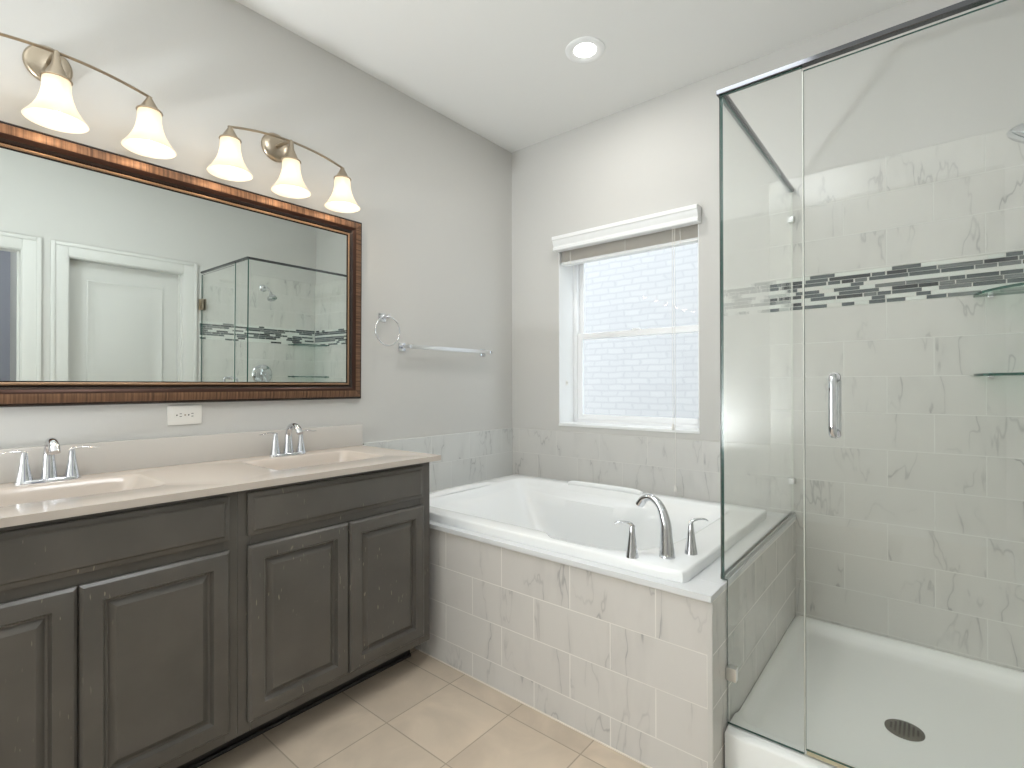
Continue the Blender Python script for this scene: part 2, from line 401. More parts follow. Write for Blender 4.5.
# ------------------------------------------------------------------ blind
bl = tag(empty('window_blind', (.83, 2.60, 1.93)), 'raised white horizontal blind with moulded valance at the window top', 'blind')
bm = bmesh.new()
prof = [(2.618, 2.004), (2.572, 2.004), (2.569, 2.008), (2.569, 2.022), (2.574, 2.026), (2.574, 2.033), (2.566, 2.046), (2.562, 2.062), (2.556, 2.068), (2.556, 2.088), (2.618, 2.088)]
r0 = [bm.verts.new((.372, y, z)) for y, z in prof]; r1 = [bm.verts.new((1.264, y, z)) for y, z in prof]
for i in range(len(prof)): j = (i+1) % len(prof); bm.faces.new((r0[i], r0[j], r1[j], r1[i]))
bm.faces.new(r0); bm.faces.new(r1)
P('valance', bm, TRIM, bl, smooth=30)
P('head_rail', B(.39, 1.243, 2.632, 2.682, 2.010, 2.04, .003), SLAT, bl)
for i in range(16):
    z = 1.943+i*.0041
    P('slat', B(.392, 1.241, 2.632+.001*(i % 2), 2.682, z, z+.0026, .001, seg=1), SLAT, bl)
P('bottom_rail', B(.392, 1.241, 2.630, 2.683, 1.924, 1.941, .003), TRIM, bl)
for x in (.46, .83, 1.15):
    bm = bmesh.new(); tube(bm, [(x, 2.629, 1.922), (x, 2.629, 2.0)], .0022, 8); P('ladder_cord', bm, PLASTIC, bl)
bm = bmesh.new(); tube(bm, [(.475, 2.64, 1.925), (.475, 2.64, 1.86)], .0012, 6); 
P('lift_cord', bm, PLASTIC, bl)
for x, zb in ((1.135, .94), (1.147, .62)):
    bm = bmesh.new(); tube(bm, smoothpath([(x, 2.56, 2.0), (x, 2.561, 1.5), (x, 2.562, zb+.03)], 6), .0013, 6)
    cdo = P('pull_cord', bm, PLASTIC, bl)
    bm = bmesh.new(); lathe(bm, [(.002, 0), (.006, -.006), (.008, -.03), (.004, -.034)], (x, 2.562, zb+.035), 'z', 12)
    P('tassel', bm, PLASTIC, cdo)

# ------------------------------------------------------------------ wall tile
bm = bmesh.new(); box(bm, 0, .009, 1.46, YB, .578, .891, .0015, seg=1); struct(obj('trim_1', bm, T_TUBY))
struct(obj('trim_2', B(.009, 1.585, YB-.009, YB, .578, .891, .0015, seg=1), T_TUBX))
bm = bmesh.new(); box(bm, 1.585, W, YB-.011, YB, .10, 1.515, .0015, seg=1); box(bm, 1.585, W, YB-.011, YB, 1.662, 2.122, .0015, seg=1)
struct(obj('trim_3', bm, T_BACK))
bm = bmesh.new(); box(bm, W-.011, W, 1.585, YB-.011, .10, 1.515, .0015, seg=1); box(bm, W-.011, W, 1.585, YB-.011, 1.662, 2.122, .0015, seg=1)
struct(obj('trim_4', bm, T_BACKY))
# mosaic band: rows a..i from the top, thin glass and stone sticks
SEG = [[(1.752, 1.846), (2.047, 2.14)],
 [(1.587, 1.649), (1.652, 1.676), (1.681, 1.72), (1.734, 1.82), (1.826, 1.974), (1.979, 2.024), (2.03, 2.095)],
 [(1.587, 1.624), (1.639, 1.72), (1.727, 1.814), (1.821, 1.866), (1.872, 1.914), (1.92, 1.962), (1.97, 2.10)],
 [(1.66, 1.70), (1.905, 1.95)],
 [(1.695, 1.787), (1.843, 1.936), (1.99, 2.09)],
 [(1.587, 1.617), (1.625, 1.717), (1.727, 1.806), (1.862, 2.003), (2.047, 2.13)],
 [(1.587, 1.677), (1.754, 1.849), (1.854, 1.946), (1.951, 1.995)],
 [(1.684, 1.717), (1.978, 2.023)],
 [(1.587, 1.625), (1.672, 1.816), (1.872, 1.917), (1.969, 2.024), (2.029, 2.09)]]
FR = [.4, .95, .9, .25, .55, .75, .8, .3, .5]
rp = 1.0/9*(1.662-1.515)
def chips(bm, put, u0, u1, seeded):
    for k in range(9):
        z1 = 1.662-k*rp-.001; z0 = z1-rp+.002
        segs = []
        if seeded: segs = [(a, b_, 1) for a, b_ in SEG[k]]
        cur = (max([b_ for a, b_, t in segs])+.003) if segs else u0
        if seeded:   # pale sticks in the gaps
            g0 = u0; pale = []
            for a, b_, t in list(segs):
                if a-g0 > .02: pale.append((g0+.002, a-.002, 0))
                g0 = b_
            segs += pale
        while cur < u1-.01:
            l = random.choice((.045, .06, .09, .095, .13)); dark = random.random() < FR[k]
            segs.append((cur, min(cur+l, u1-.002), 1 if dark else 0)); cur += l+.004
        for a, b_, t in segs:
            if b_-a > .16 and not t:
                parts = [(a, (a+b_)/2-.001), ((a+b_)/2+.001, b_)]
            else: parts = [(a, b_)]
            for a2, b2 in parts:
                mi = random.choice((0, 0, 0, 1, 2)) if t else random.choice((3, 3, 3, 4))
                put(bm, a2, min(b2, u1-.001), z0, z1, mi)
bm = bmesh.new(); box(bm, 1.585, W-.011, YB-.009, YB, 1.515, 1.662, mi=4)
chips(bm, lambda bm, a, b_, z0, z1, mi: box(bm, a, b_, YB-.0115, YB-.009, z0, z1, mi=mi), 1.587, W-.013, True)
struct(obj('trim_5', bm, CHIPS, smooth=0))
bm = bmesh.new(); box(bm, W-.009, W, 1.585, YB-.0115, 1.515, 1.662, mi=4)
chips(bm, lambda bm, a, b_, z0, z1, mi: box(bm, W-.0115, W-.009, a, b_, z0, z1, mi=mi), 1.587, YB-.013, False)
struct(obj('trim_6', bm, CHIPS, smooth=0))

# ------------------------------------------------------------------ vanity
XF = .555; CB = .862; CT = .883
CABV = [('left', -.113, .648, [-.078, .273], [.277, .622], (-.078, .622)), ('right', .648, 1.409, [.675, 1.019], [1.023, 1.368], (.675, 1.366))]
for side, y0, y1, da, db, dr in CABV:
    cab = tag(empty('sink_cabinet', (.30, (y0+y1)/2, 0)),
      {'left': 'dark espresso sink cabinet with scuffed doors, nearer half of the vanity',
       'right': 'dark espresso sink cabinet beside the tiled bathtub apron, under the farther sink'}[side], 'cabinet', 'sink cabinets of the double vanity')
    bm = bmesh.new()
    box(bm, .004, XF-.02, y0, y0+.018, .135, CB); box(bm, .004, XF-.02, y1-.018, y1, .135, CB)
    box(bm, .004, XF-.02, y0+.018, y1-.018, .135, .153); box(bm, .004, .022, y0+.018, y1-.018, .153, CB)
    P('carcass', bm, CAB, cab)
    bm = bmesh.new()   # face frame
    fa, fb = (y0, dr[0]+.012), (dr[1]-.012, y1)
    for a in (fa, fb): box(bm, XF-.02, XF, a[0], a[1], .115, CB, .001, seg=1)
    for z0, z1 in ((.115, .165), (.675, .722), (.838, CB)): box(bm, XF-.02, XF-.0005, fa[1], fb[0], z0, z1)
    mid = (da[1]+db[0])/2; box(bm, XF-.02, XF-.0005, mid-.025, mid+.025, .165, .675)
    P('face_frame', bm, CAB, cab)
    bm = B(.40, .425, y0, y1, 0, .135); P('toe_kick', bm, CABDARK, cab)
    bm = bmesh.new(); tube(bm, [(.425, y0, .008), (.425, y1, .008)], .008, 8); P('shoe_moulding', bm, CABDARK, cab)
    for a, b_ in (da, db):
        bm = bmesh.new(); T = XF+.019
        nested(bm, a, b_, .148, .686, [(0, XF+.001), (0, T-.008), (.007, T-.001), (.010, T), (.046, T), (.047, T-.003), (.052, T-.012), (.058, T-.013), (.070, T-.005), (.074, T-.003), (.078, T-.003)])
        P('door', bm, CAB, cab, smooth=25)
    bm = bmesh.new(); T = XF+.019
    nested(bm, dr[0], dr[1], .715, .846, [(0, XF+.001), (0, T-.010), (.004, T-.008), (.013, T-.006), (.018, T-.001), (.022, T), (.03, T)])
    P('drawer_front', bm, CAB, cab, smooth=25)

def loft_rings(bm, rings, capend=True, capstart=False, mi=0):
    vr = [[bm.verts.new(p) for p in ring] for ring in rings]; n = len(vr[0])
    for a, b_ in zip(vr, vr[1:]):
        for i in range(n): bm.faces.new((a[i], a[(i+1) % n], b_[(i+1) % n], b_[i])).material_index = mi
    if capend: bm.faces.new(vr[-1]).material_index = mi
    if capstart: bm.faces.new(vr[0]).material_index = mi
    return vr
def angles(n, c, corners):
    A = [2*math.pi*i/n for i in range(n)]
    for x, y in corners:
        t = math.atan2(y-c[1], x-c[0]) % (2*math.pi); j = min(range(n), key=lambda k: abs((A[k]-t+math.pi) % (2*math.pi)-math.pi)); A[j] = t
    return A
def soft_poly(c, planes, A, p):
    """outline of the half-planes (nx, ny, distance from c), corners rounded by the power p"""
    out = []
    for t in A:
        dx, dy = math.cos(t), math.sin(t)
        s_ = sum(max(0, (nx*dx+ny*dy)/D)**p for nx, ny, D in planes)
        r = s_**(-1/p); out.append((c[0]+dx*r, c[1]+dy*r))
    return out

ctop = tag(empty('vanity_countertop', (.30, .648, CB)), 'cream cultured marble countertop with two moulded rectangular sinks on the dark vanity', 'countertop')
bm = bmesh.new()
Y0, Y1, X0, X1 = -.148, 1.444, .002, .588
ym = .665
sinks = []
for sy, (sa, sb) in ((.275, (Y0, ym)), (1.06, (ym, Y1))):
    c = ((.135+.415)/2+.0, sy); hx, hy = .145, .222
    A = angles(96, c, [(X0, sa), (X1, sa), (X1, sb), (X0, sb)])
    outer = []
    for t in A:
        dx, dy = math.cos(t), math.sin(t)
        k = min([((X1-c[0])/dx if dx > 0 else (X0-c[0])/dx) if abs(dx) > 1e-9 else 9, ((sb-c[1])/dy if dy > 0 else (sa-c[1])/dy) if abs(dy) > 1e-9 else 9])
        outer.append((c[0]+dx*k, c[1]+dy*k))
    def ring(ix, iy, z, p): return [(x, y, z) for x, y in soft_poly(c, [(1, 0, hx-ix), (-1, 0, hx-ix), (0, 1, hy-iy), (0, -1, hy-iy)], A, p)]
    rings = [[(x, y, CT) for x, y in outer], ring(-.012, -.012, CT, 22), ring(-.004, -.004, CT-.002, 20), ring(.0, .0, CT-.006, 18), ring(.010, .012, CT-.03, 14), ring(.022, .035, CT-.07, 12), ring(.035, .065, CT-.105, 10), ring(.06, .10, CT-.118, 6), ring(.125, .20, CT-.124, 2.2)]
    loft_rings(bm, rings)
    for z_ in (0,):
        pass
    sinks.append(c)
# slab edges and underside rim
e = [(X0, Y0), (X1, Y0), (X1, Y1), (X0, Y1)]
for i in range(4):
    a, b_ = e[i], e[(i+1) % 4]
    bm.faces.new([bm.verts.new(p) for p in ((a[0], a[1], CT), (b_[0], b_[1], CT), (b_[0], b_[1], CB), (a[0], a[1], CB))])
for (xa, xb, ya, yb) in ((X1-.05, X1, Y0, Y1), (X0, X1-.05, Y1-.05, Y1), (X0, X1-.05, Y0, Y0+.05)):
    bm.faces.new([bm.verts.new(p) for p in ((xa, ya, CB), (xb, ya, CB), (xb, yb, CB), (xa, yb, CB))])
bmesh.ops.remove_doubles(bm, verts=bm.verts, dist=.0001)
P('worktop', bm, COUNTER, ctop)
for c in sinks:
    bm = bmesh.new(); lathe(bm, [(.022, 0), (.022, .003), (.017, .004), (.015, .001)], (c[0], c[1], CT-.124), 'z', 24)
    P('sink_drain', bm, CHROME, ctop)
P('backsplash', B(.002, .022, Y0, Y1, CT, .986, .002), SPLASH, ctop)

def lav_faucet(x, y, label):
    f = tag(empty('sink_faucet', (x, y, CT)), label, 'faucet', 'faucets of the double vanity')
    bm = bmesh.new()
    pts = [(-.024, 0), (.024, 0)]
    A = [2*math.pi*i/40 for i in range(40)]
    def ov(hx, hy, z): return [(hx*math.cos(t), hy*math.copysign(abs(math.sin(t))**.6, math.sin(t)), z) for t in A]
    loft_rings(bm, [ov(.027, .078, 0), ov(.027, .078, .006), ov(.024, .074, .010), ov(.014, .06, .012)], capstart=True)
    obj('base_plate', bm, CHROME, f)
    bm = bmesh.new(); cp = smoothpath([(0, 0, .008), (0, 0, .05), (.002, 0, .09), (.018, 0, .118), (.05, 0, .128), (.082, 0, .116), (.100, 0, .096)], 6)
    rr = lerp_list([.021, .0165, .013, .0125, .013, .0135, .013], len(cp)); fl = lerp_list([1, 1, 1, .85, .7, .7, .8], len(cp))
    tube(bm, cp, rr, 20, [1/ max(.6, q) if False else q for q in fl]); obj('spout', bm, CHROME, f)
    for s in (-1, 1):
        bm = bmesh.new(); lathe(bm, [(.021, .006), (.0195, .012), (.015, .035), (.010, .065), (.0085, .085), (.0065, .092)], (0, s*.055, 0), 'z', 24)
        h = obj('handle', bm, CHROME, f)
        bm = bmesh.new(); cp = smoothpath([(0, s*.049, .090), (0, s*.062, .096), (.002, s*.085, .0985), (.004, s*.108, .094), (.005, s*.122, .094)], 5)
        tube(bm, cp, lerp_list([.0065, .0065, .006, .0055, .004], len(cp)), 12, lerp_list([.9, .6, .45, .4, .4], len(cp)))
        obj('lever', bm, CHROME, h)
    return f
lav_faucet(.075, .29, 'polished chrome two-lever faucet at the nearer sink, left of the outlet')
lav_faucet(.075, 1.045, 'polished chrome two-lever faucet at the farther sink, right of the outlet')

# ------------------------------------------------------------------ mirror (hangs with a slight forward tilt)
MY0, MY1, MZ0, MZ1 = -.10, 1.437, 1.112, 1.972
mir = tag(empty('framed_mirror', (.001, .6685, MZ0)), 'wide wall mirror in a streaked bronze frame above the vanity', 'mirror')
hy, hz = (MY1-MY0)/2, MZ1-MZ0
prof = [(0, 0), (0, .018), (.004, .024), (.010, .026), (.012, .030), (.026, .034), (.040, .033), (.054, .026), (.062, .017), (.066, .015), (.067, .0185), (.0715, .0205), (.076, .0185), (.077, .013), (.083, .012), (.083, 0)]
matseg = [1, 1, 1, 0, 0, 0, 3, 1, 1, 1, 2, 2, 1, 1, 1]
corn = [(-hy, 0), (hy, 0), (hy, hz), (-hy, hz)]
inn = [(1, 1), (-1, 1), (-1, -1), (1, -1)]
for i, (nm, br_) in enumerate((('frame_rail', BRZ_H), ('frame_stile', BRZ_V), ('frame_rail', BRZ_H), ('frame_stile', BRZ_V))):
    j = (i+1) % 4; bm = bmesh.new()
    ra = [bm.verts.new((x, corn[i][0]+inn[i][0]*t, corn[i][1]+inn[i][1]*t)) for t, x in prof]
    rb = [bm.verts.new((x, corn[j][0]+inn[j][0]*t, corn[j][1]+inn[j][1]*t)) for t, x in prof]
    for k in range(len(prof)-1): bm.faces.new((ra[k], ra[k+1], rb[k+1], rb[k])).material_index = matseg[k]
    # beads
    a, b_ = Vector((.0205, corn[i][0]+inn[i][0]*.0715, corn[i][1]+inn[i][1]*.0715)), Vector((.0205, corn[j][0]+inn[j][0]*.0715, corn[j][1]+inn[j][1]*.0715))
    nb_ = int((b_-a).length/.0085)
    for k in range(nb_):
        p = a.lerp(b_, (k+.5)/nb_); n0 = len(bm.verts)
        r = bmesh.ops.create_icosphere(bm, subdivisions=1, radius=.0032, matrix=Matrix.Translation(p))
        for v in r['verts']:
            for f in v.link_faces: f.material_index = 2
    obj(nm, bm, [br_, BRONZE_D, GOLD, BRZ_D], mir, smooth=35)
obj('mirror_glass', B(.006, .0125, -hy+.08, hy-.08, .08, hz-.08), MIRROR, mir, smooth=0)
mir.rotation_euler = (0, R(.62), 0)

# ------------------------------------------------------------------ outlet
ot = tag(empty('wall_outlet', (0, .682, 1.066)), 'white horizontal duplex outlet on the wall under the mirror', 'outlet')
obj('cover_plate', B(0, .006, -.057, .057, -.036, .036, .003), PLASTIC, ot)
for s in (-1, 1):
    bm = bmesh.new(); A = [2*math.pi*i/32 for i in range(32)]
    loft_rings(bm, [[(x, s*.0195+.0165*math.cos(t), max(-.0125, min(.0125, .0165*math.sin(t)))) for t in A] for x in (.005, .0075)])
    rc = obj('receptacle', bm, PLASTIC, ot, smooth=30)
    bm = bmesh.new(); box(bm, .0074, .0079, s*.0195+.001, s*.0195+.008, .004, .0062); box(bm, .0074, .0079, s*.0195+.001, s*.0195+.008, -.0062, -.004)
    lathe(bm, [(.0026, 0), (.0026, .0006)], (.0074, s*.0195-.008, 0), 'x', 12); obj('slots', bm, DARK, rc)
bm = bmesh.new(); lathe(bm, [(.003, 0), (.003, .001), (.002, .0016)], (.006, 0, 0), 'x', 12); obj('screw', bm, NICKEL, ot)

# ------------------------------------------------------------------ vanity lights
SH0 = [(.036, .0), (.037, -.012), (.0375, -.035), (.042, -.06), (.050, -.085), (.062, -.108), (.073, -.124), (.081, -.134), (.083, -.138)]
SH = [(r*.93, h*.92) for r, h in SH0]
def vanity_light(yc, label):
    t = tag(empty('vanity_light', (0, yc, 2.20)), label, 'wall light', 'wall lights over the vanity mirror')
    bm = bmesh.new(); lathe(bm, [(.060, 0), (.060, .006), (.056, .012), (.05, .016), (.03, .019), (.012, .02)], (0, 0, 0), 'x', 40)
    obj('wall_plate', bm, NICKEL, t)
    bm = bmesh.new(); tube(bm, smoothpath([(.018, 0, 0), (.07, 0, -.004), (.12, 0, -.012), (.138, 0, -.016)], 4), .008, 12); obj('arm', bm, NICKEL, t)
    bm = bmesh.new(); cp = []
    for i in range(25):
        a = -1+2*i/24; cp.append((.14, a*.243, -.050+.034*(1-a*a)))
    tube(bm, cp, .0062, 10, [.7]*25); obj('bar', bm, NICKEL, t)
    for s in (-1, 0, 1):
        zt = -.050 if s else -.016; y = s*.236
        bm = bmesh.new()
        lathe(bm, [(.006, zt+.004), (.009, zt-.004), (.012, zt-.01 if s else -.05), (.030, -.092), (.037, -.094), (.038, -.098), (.03, -.100)], (.14, y, 0), 'z', 28)
        obj('socket_cup', bm, NICKEL, t)
        bm = bmesh.new(); rings = []
        zs = -.097
        lathe(bm, [(.012, zs)]+[(r, zs+h) for r, h in SH]+[(r-.003, zs+h) for r, h in reversed(SH)], (.14, y, 0), 'z', 36, cap=False)
        sh = obj('lamp_shade', bm, ALAB, t, smooth=60)
        bm = bmesh.new(); lathe(bm, [(.010, -.10), (.012, -.125), (.020, -.142), (.0255, -.162), (.024, -.178), (.014, -.19), (.004, -.194)], (.14, y, 0), 'z', 20)
        obj('bulb', bm, BULB, t)
        ld = bpy.data.lights.new('bulb_light', 'POINT'); ld.energy = VANITY_W; ld.color = (1, .76, .54); ld.shadow_soft_size = .02
        lo = bpy.data.objects.new('bulb_light', ld); COL.objects.link(lo); lo.parent = t; lo.location = (.14, y, -.215)
    return t
vanity_light(.298, 'nickel three-shade wall light at the left edge, its left shade out of frame')
vanity_light(1.026, 'nickel three-shade wall light above the right end of the mirror')

# ------------------------------------------------------------------ towel ring and bar
tr = tag(empty('towel_ring', (0, 1.572, 1.525)), 'chrome towel ring on the wall just right of the mirror', 'towel ring')
bm = bmesh.new(); box(bm, 0, .008, -.022, .022, -.022, .022, .003); lathe(bm, [(.012, .006), (.009, .02), (.0085, .05), (.011, .056), (.008, .062)], (0, 0, 0), 'x', 20)
obj('post', bm, CHROME, tr)
bm = bmesh.new(); tube(bm, [(.052+.0*math.sin(a), .074*math.sin(a), -.072+.074*math.cos(a)) for a in [2*math.pi*i/48 for i in range(48)]], .0036, 10, closed=True)
obj('ring', bm, CHROME, tr)
tb = tag(empty('towel_bar', (0, 2.012, 1.38)), 'chrome towel bar on the left wall above the bathtub', 'towel bar')
for s in (-1, 1):
    bm = bmesh.new(); y = s*.315; box(bm, 0, .009, y-.022, y+.022, -.022, .022, .003); box(bm, .009, .075, y-.009, y+.009, -.009, .009, .003); obj('post', bm, CHROME, tb)
obj('bar', B(.058, .076, -.306, .306, -.011, .011, .004), SATIN, tb)

# ------------------------------------------------------------------ tub deck
XE = 1.69; DT = .579; YD = 1.455; YA = 1.466
dk = tag(empty('tub_deck', (.85, 2.0, 0)), 'raised tub deck with white quartz top and marble tiled apron between vanity and shower', 'tub deck')
HX0, HX1, HY0, HY1 = .19, 1.54, 1.56, 2.43
bm = bmesh.new()
box(bm, .009, XE+.002, YD, HY0, DT-.02, DT, .0015, seg=1); box(bm, .009, XE+.002, HY1, YB-.011, DT-.02, DT, .0015, seg=1)
box(bm, .009, HX0, HY0, HY1, DT-.02, DT); box(bm, HX1, XE+.002, HY0, HY1, DT-.02, DT, .0015, seg=1)
P('deck_top', bm, DECK, dk)
P('tiled_apron', B(.004, XE-.009, YA, YA+.012, 0, DT-.02), T_APRON, dk, smooth=0)
P('tiled_side', B(XE-.009, XE, YA, YB-.011, 0, DT-.02, .001, seg=1), T_SIDE, dk, smooth=0)
P('caulk_line', B(.42, XE, YA-.004, YA, 0, .006, .001, seg=1), CAULK, dk)
P('corner_trim', B(XE-.012, XE+.0015, YA-.0015, YA+.004, .006, DT-.02), basic('edge_trim', (205, 203, 198), .4), dk)

# ------------------------------------------------------------------ bathtub
RT = .614; bx0, bx1, by0, by1 = .13, 1.603, 1.492, 2.492
tubo = tag(empty('bathtub', ((bx0+bx1)/2, (by0+by1)/2, DT)), 'white acrylic drop-in soaking tub under the window', 'bathtub')
c = (.86, 1.99)
A = angles(200, c, [(bx0, by0), (bx1, by0), (bx1, by1), (bx0, by1)])
def outer(ins, z):
    o_ = []
    for x, y in soft_poly(c, [(1, 0, bx1-ins-c[0]), (-1, 0, c[0]-bx0-ins), (0, 1, by1-ins-c[1]), (0, -1, c[1]-by0-ins)], A, 60): o_.append((x, y, z))
    return o_
def inner(ins, z, p, left=0, bump=0, extra=0, front=.045):
    ch = Vector((.80, -.60)); q = Vector((1.435, 1.635)); D = (q-Vector(c)).dot(ch)-ins
    pl = [(1, 0, 1.475-ins-extra-c[0]), (-1, 0, c[0]-.245-ins-left), (0, 1, 2.415-ins-c[1]), (0, -1, c[1]-1.535-ins), (ch.x, ch.y, D)]
    out = []
    for x, y in soft_poly(c, pl, A, p):
        s_ = 1/(1+math.exp((x-1.02)*45))/(1+math.exp((.42-x)*18))
        fy = (y-c[1])
        k_ = min(1, max(0, (abs(fy)-.08)/.2)); k_ = k_*k_*(3-2*k_)
        y -= math.copysign(bump*s_*k_, fy)
        if fy < 0: y += front*k_/(1+math.exp((x-1.06)*90))
        out.append((x, y, z))
    return out
rings = [outer(0, DT+.0005), outer(0, RT-.008), outer(.003, RT-.002), outer(.009, RT), inner(-.012, RT, 14), inner(-.004, RT-.002, 14), inner(.004, RT-.009, 13),
         inner(.014, RT-.03, 12, .004, .006), inner(.020, RT-.045, 11, .008, .012), inner(.024, RT-.052, 11, .012, .065), inner(.03, RT-.062, 11, .02, .078), inner(.04, RT-.11, 10, .05, .078),
         inner(.05, RT-.19, 9, .10, .07), inner(.062, RT-.28, 8, .16, .05, .01), inner(.08, RT-.35, 7, .22, .03, .02), inner(.11, RT-.395, 6, .26, .01, .03), inner(.17, RT-.415, 4, .26, 0, .05), inner(.3, RT-.42, 2.5, .1)]
bm = bmesh.new(); loft_rings(bm, rings); tb_shell = P('tub_shell', bm, ACRYL, tubo, smooth=50)
bm = bmesh.new()   # moulded head rest on the left rim
pts = [(.205, 1.60+i*.075, RT-.017+.018*math.sin(math.pi*i/9)**.6) for i in range(10)]
tube(bm, pts, lerp_list([.02, .036, .04, .042, .042, .042, .04, .036, .02], 10), 16, [.35]*10)
P('head_rest', bm, ACRYL, tubo, smooth=60)
bm = bmesh.new(); tube(bm, smoothpath([(.58, 2.43, RT-.002), (.64, 2.432, RT+.006), (.95, 2.432, RT+.007), (1.02, 2.43, RT-.002)], 6), .016, 12, None)
P('grip_rail', bm, ACRYL, tubo, smooth=60)
bm = bmesh.new(); lathe(bm, [(.034, 0), (.034, -.006), (.028, -.010), (.01, -.011)], (1.435, 1.99, .49), 'x', 28)
P('overflow_cover', bm, CHROME, tubo)
bm = bmesh.new(); lathe(bm, [(.03, 0), (.03, .003), (.02, .006)], (1.15, 1.99, RT-.42), 'z', 24); P('tub_drain', bm, CHROME, tubo)

tf = tag(empty('tub_faucet', (1.505, 1.595, RT)), 'chrome roman tub faucet with two lever handles on the front corner of the tub', 'faucet')
bm = bmesh.new()
dv = Vector((-.97, .25, 0)).normalized()
cp = smoothpath([Vector((0, 0, 0)), Vector((0, 0, .004)), dv*.002+Vector((0, 0, .06)), dv*.006+Vector((0, 0, .11)), dv*.025+Vector((0, 0, .158)), dv*.058+Vector((0, 0, .181)), dv*.090+Vector((0, 0, .174)), dv*.112+Vector((0, 0, .150))], 6)
tube(bm, cp, lerp_list([.026, .025, .020, .017, .0145, .0145, .0155, .016], len(cp)), 22, lerp_list([1, 1, 1, 1, .9, .8, .75, .8], len(cp)))
obj('spout', bm, CHROME, tf)
for (hx_, hy_), (lx, ly) in (((-.088, -.072), (-.8, -.6)), ((.048, .083), (.75, .66))):
    bm = bmesh.new(); lathe(bm, [(.021, 0), (.020, .006), (.015, .04), (.0105, .075), (.0085, .095), (.007, .102)], (hx_, hy_, 0), 'z', 26)
    h = obj('handle', bm, CHROME, tf)
    l = Vector((lx, ly, 0)).normalized(); o_ = Vector((hx_, hy_, 0))
    bm = bmesh.new(); cp = smoothpath([o_-l*.004+Vector((0, 0, .096)), o_+l*.006+Vector((0, 0, .108)), o_+l*.026+Vector((0, 0, .114)), o_+l*.046+Vector((0, 0, .113)), o_+l*.056+Vector((0, 0, .108))], 5)
    tube(bm, cp, lerp_list([.007, .007, .006, .006, .0055], len(cp)), 12, lerp_list([1, .8, .6, .55, .5], len(cp))); obj('lever', bm, CHROME, h)

# ------------------------------------------------------------------ shower pan
px0, px1, py0, py1 = XE+.001, W-.012, 1.558, YB-.012
pan = tag(empty('shower_pan', ((px0+px1)/2, (py0+py1)/2, 0)), 'white acrylic shower pan with front curb and round drain', 'shower pan')
c = (2.10, 2.07)
A = angles(160, c, [(px0, py0), (px1, py0), (px1, py1), (px0, py1)])
def pr(l, r, f, b_, z, p):
    return [(x, y, z) for x, y in soft_poly(c, [(1, 0, px1-r-c[0]), (-1, 0, c[0]-px0-l), (0, 1, py1-b_-c[1]), (0, -1, c[1]-py0-f)], A, p)]
def tilt(ring, zf, zb):   # front curb stands higher than the back flange
    return [(x, y, zf if y < py0+.11 else (zb if y > py0+.16 else zf+(zb-zf)*(y-py0-.11)/.05)) for x, y, z in ring]
rings = [pr(0, 0, 0, 0, .001, 80), tilt(pr(0, 0, 0, 0, 0, 80), .140, .126), tilt(pr(.004, .004, .006, .004, 0, 70), .148, .128), tilt(pr(.012, .012, .02, .012, 0, 60), .149, .126),
         tilt(pr(.022, .022, .080, .022, 0, 40), .148, .118), tilt(pr(.028, .028, .088, .028, 0, 30), .142, .108), pr(.04, .04, .096, .04, .085, 24), pr(.055, .055, .108, .055, .074, 20), pr(.08, .08, .13, .08, .070, 16), pr(.2, .2, .22, .22, .066, 8), pr(.36, .36, .40, .40, .062, 3)]
bm = bmesh.new(); loft_rings(bm, rings); P('pan_basin', bm, PAN, pan, smooth=50)
bm = bmesh.new(); lathe(bm, [(.052, 0), (.052, .003), (.049, .0045)], (2.10, 2.06, .0622), 'z', 36)
dr_ = P('drain_cover', bm, DRAIN, pan)
bm = bmesh.new()
for i in range(-3, 4):
    for j in range(-3, 4):
        if i*i+j*j < 11: lathe(bm, [(.0035, 0), (.0035, .0004)], (2.10+i*.0115, 2.06+j*.0115, .0667), 'z', 8)
P('drain_holes', bm, DARK, dr_)

# ------------------------------------------------------------------ shower enclosure
XG, YG, ZT = 1.679, 1.599, 2.058
se = tag(empty('shower_enclosure', (1.9, YG, .15)), 'frameless clear glass shower enclosure with chrome header and hinged door', 'shower enclosure')
def gl(bm, x0, x1, y0, y1, z0, z1, thin):
    box(bm, x0, x1, y0, y1, z0, z1)
    for f in bm.faces:
        f.normal_update()
        n = f.normal
        f.material_index = 0 if abs(n['xyz'.index(thin)]) > .5 else 1
bm = bmesh.new(); gl(bm, XG-.004, XG+.004, YG+.005, YB-.012, DT+.004, ZT, 'x')
for f in bm.faces:
    if f.calc_center_median().y > YB-.02: f.material_index = 2
P('side_panel', bm, [GLASS, GEDGE, SEAL], se, smooth=0)
# front fixed panel, notched over the deck
bm = bmesh.new()
xl, xr, xn, zb, zn = XG-.004, 1.897, XE+.003, .152, DT+.004
poly = [(xn, zb), (xr, zb), (xr, ZT), (xl, ZT), (xl, zn), (xn, zn)]
fa = [bm.verts.new((x, YG-.004, z)) for x, z in poly]; fb = [bm.verts.new((x, YG+.004, z)) for x, z in poly]
bm.faces.new(fa); bm.faces.new(fb)
for i in range(6):
    f = bm.faces.new((fa[i], fa[(i+1) % 6], fb[(i+1) % 6], fb[i])); f.material_index = 1
fp = P('front_panel', bm, [GLASS, GEDGE], se, smooth=0)
bm = bmesh.new(); gl(bm, 1.901, W-.018, YG-.004, YG+.004, .165, ZT-.012, 'y'); dg = P('glass_door', bm, [GLASS, GEDGE], se, smooth=0)
P('door_seal', B(1.8974, 1.9006, YG-.005, YG+.005, .168, ZT-.014, .001, seg=1), SEAL, dg)
P('bottom_sweep', B(1.903, W-.02, YG-.006, YG+.006, .155, .1648), basic('amber_seal', (190, 180, 150), .4), dg)
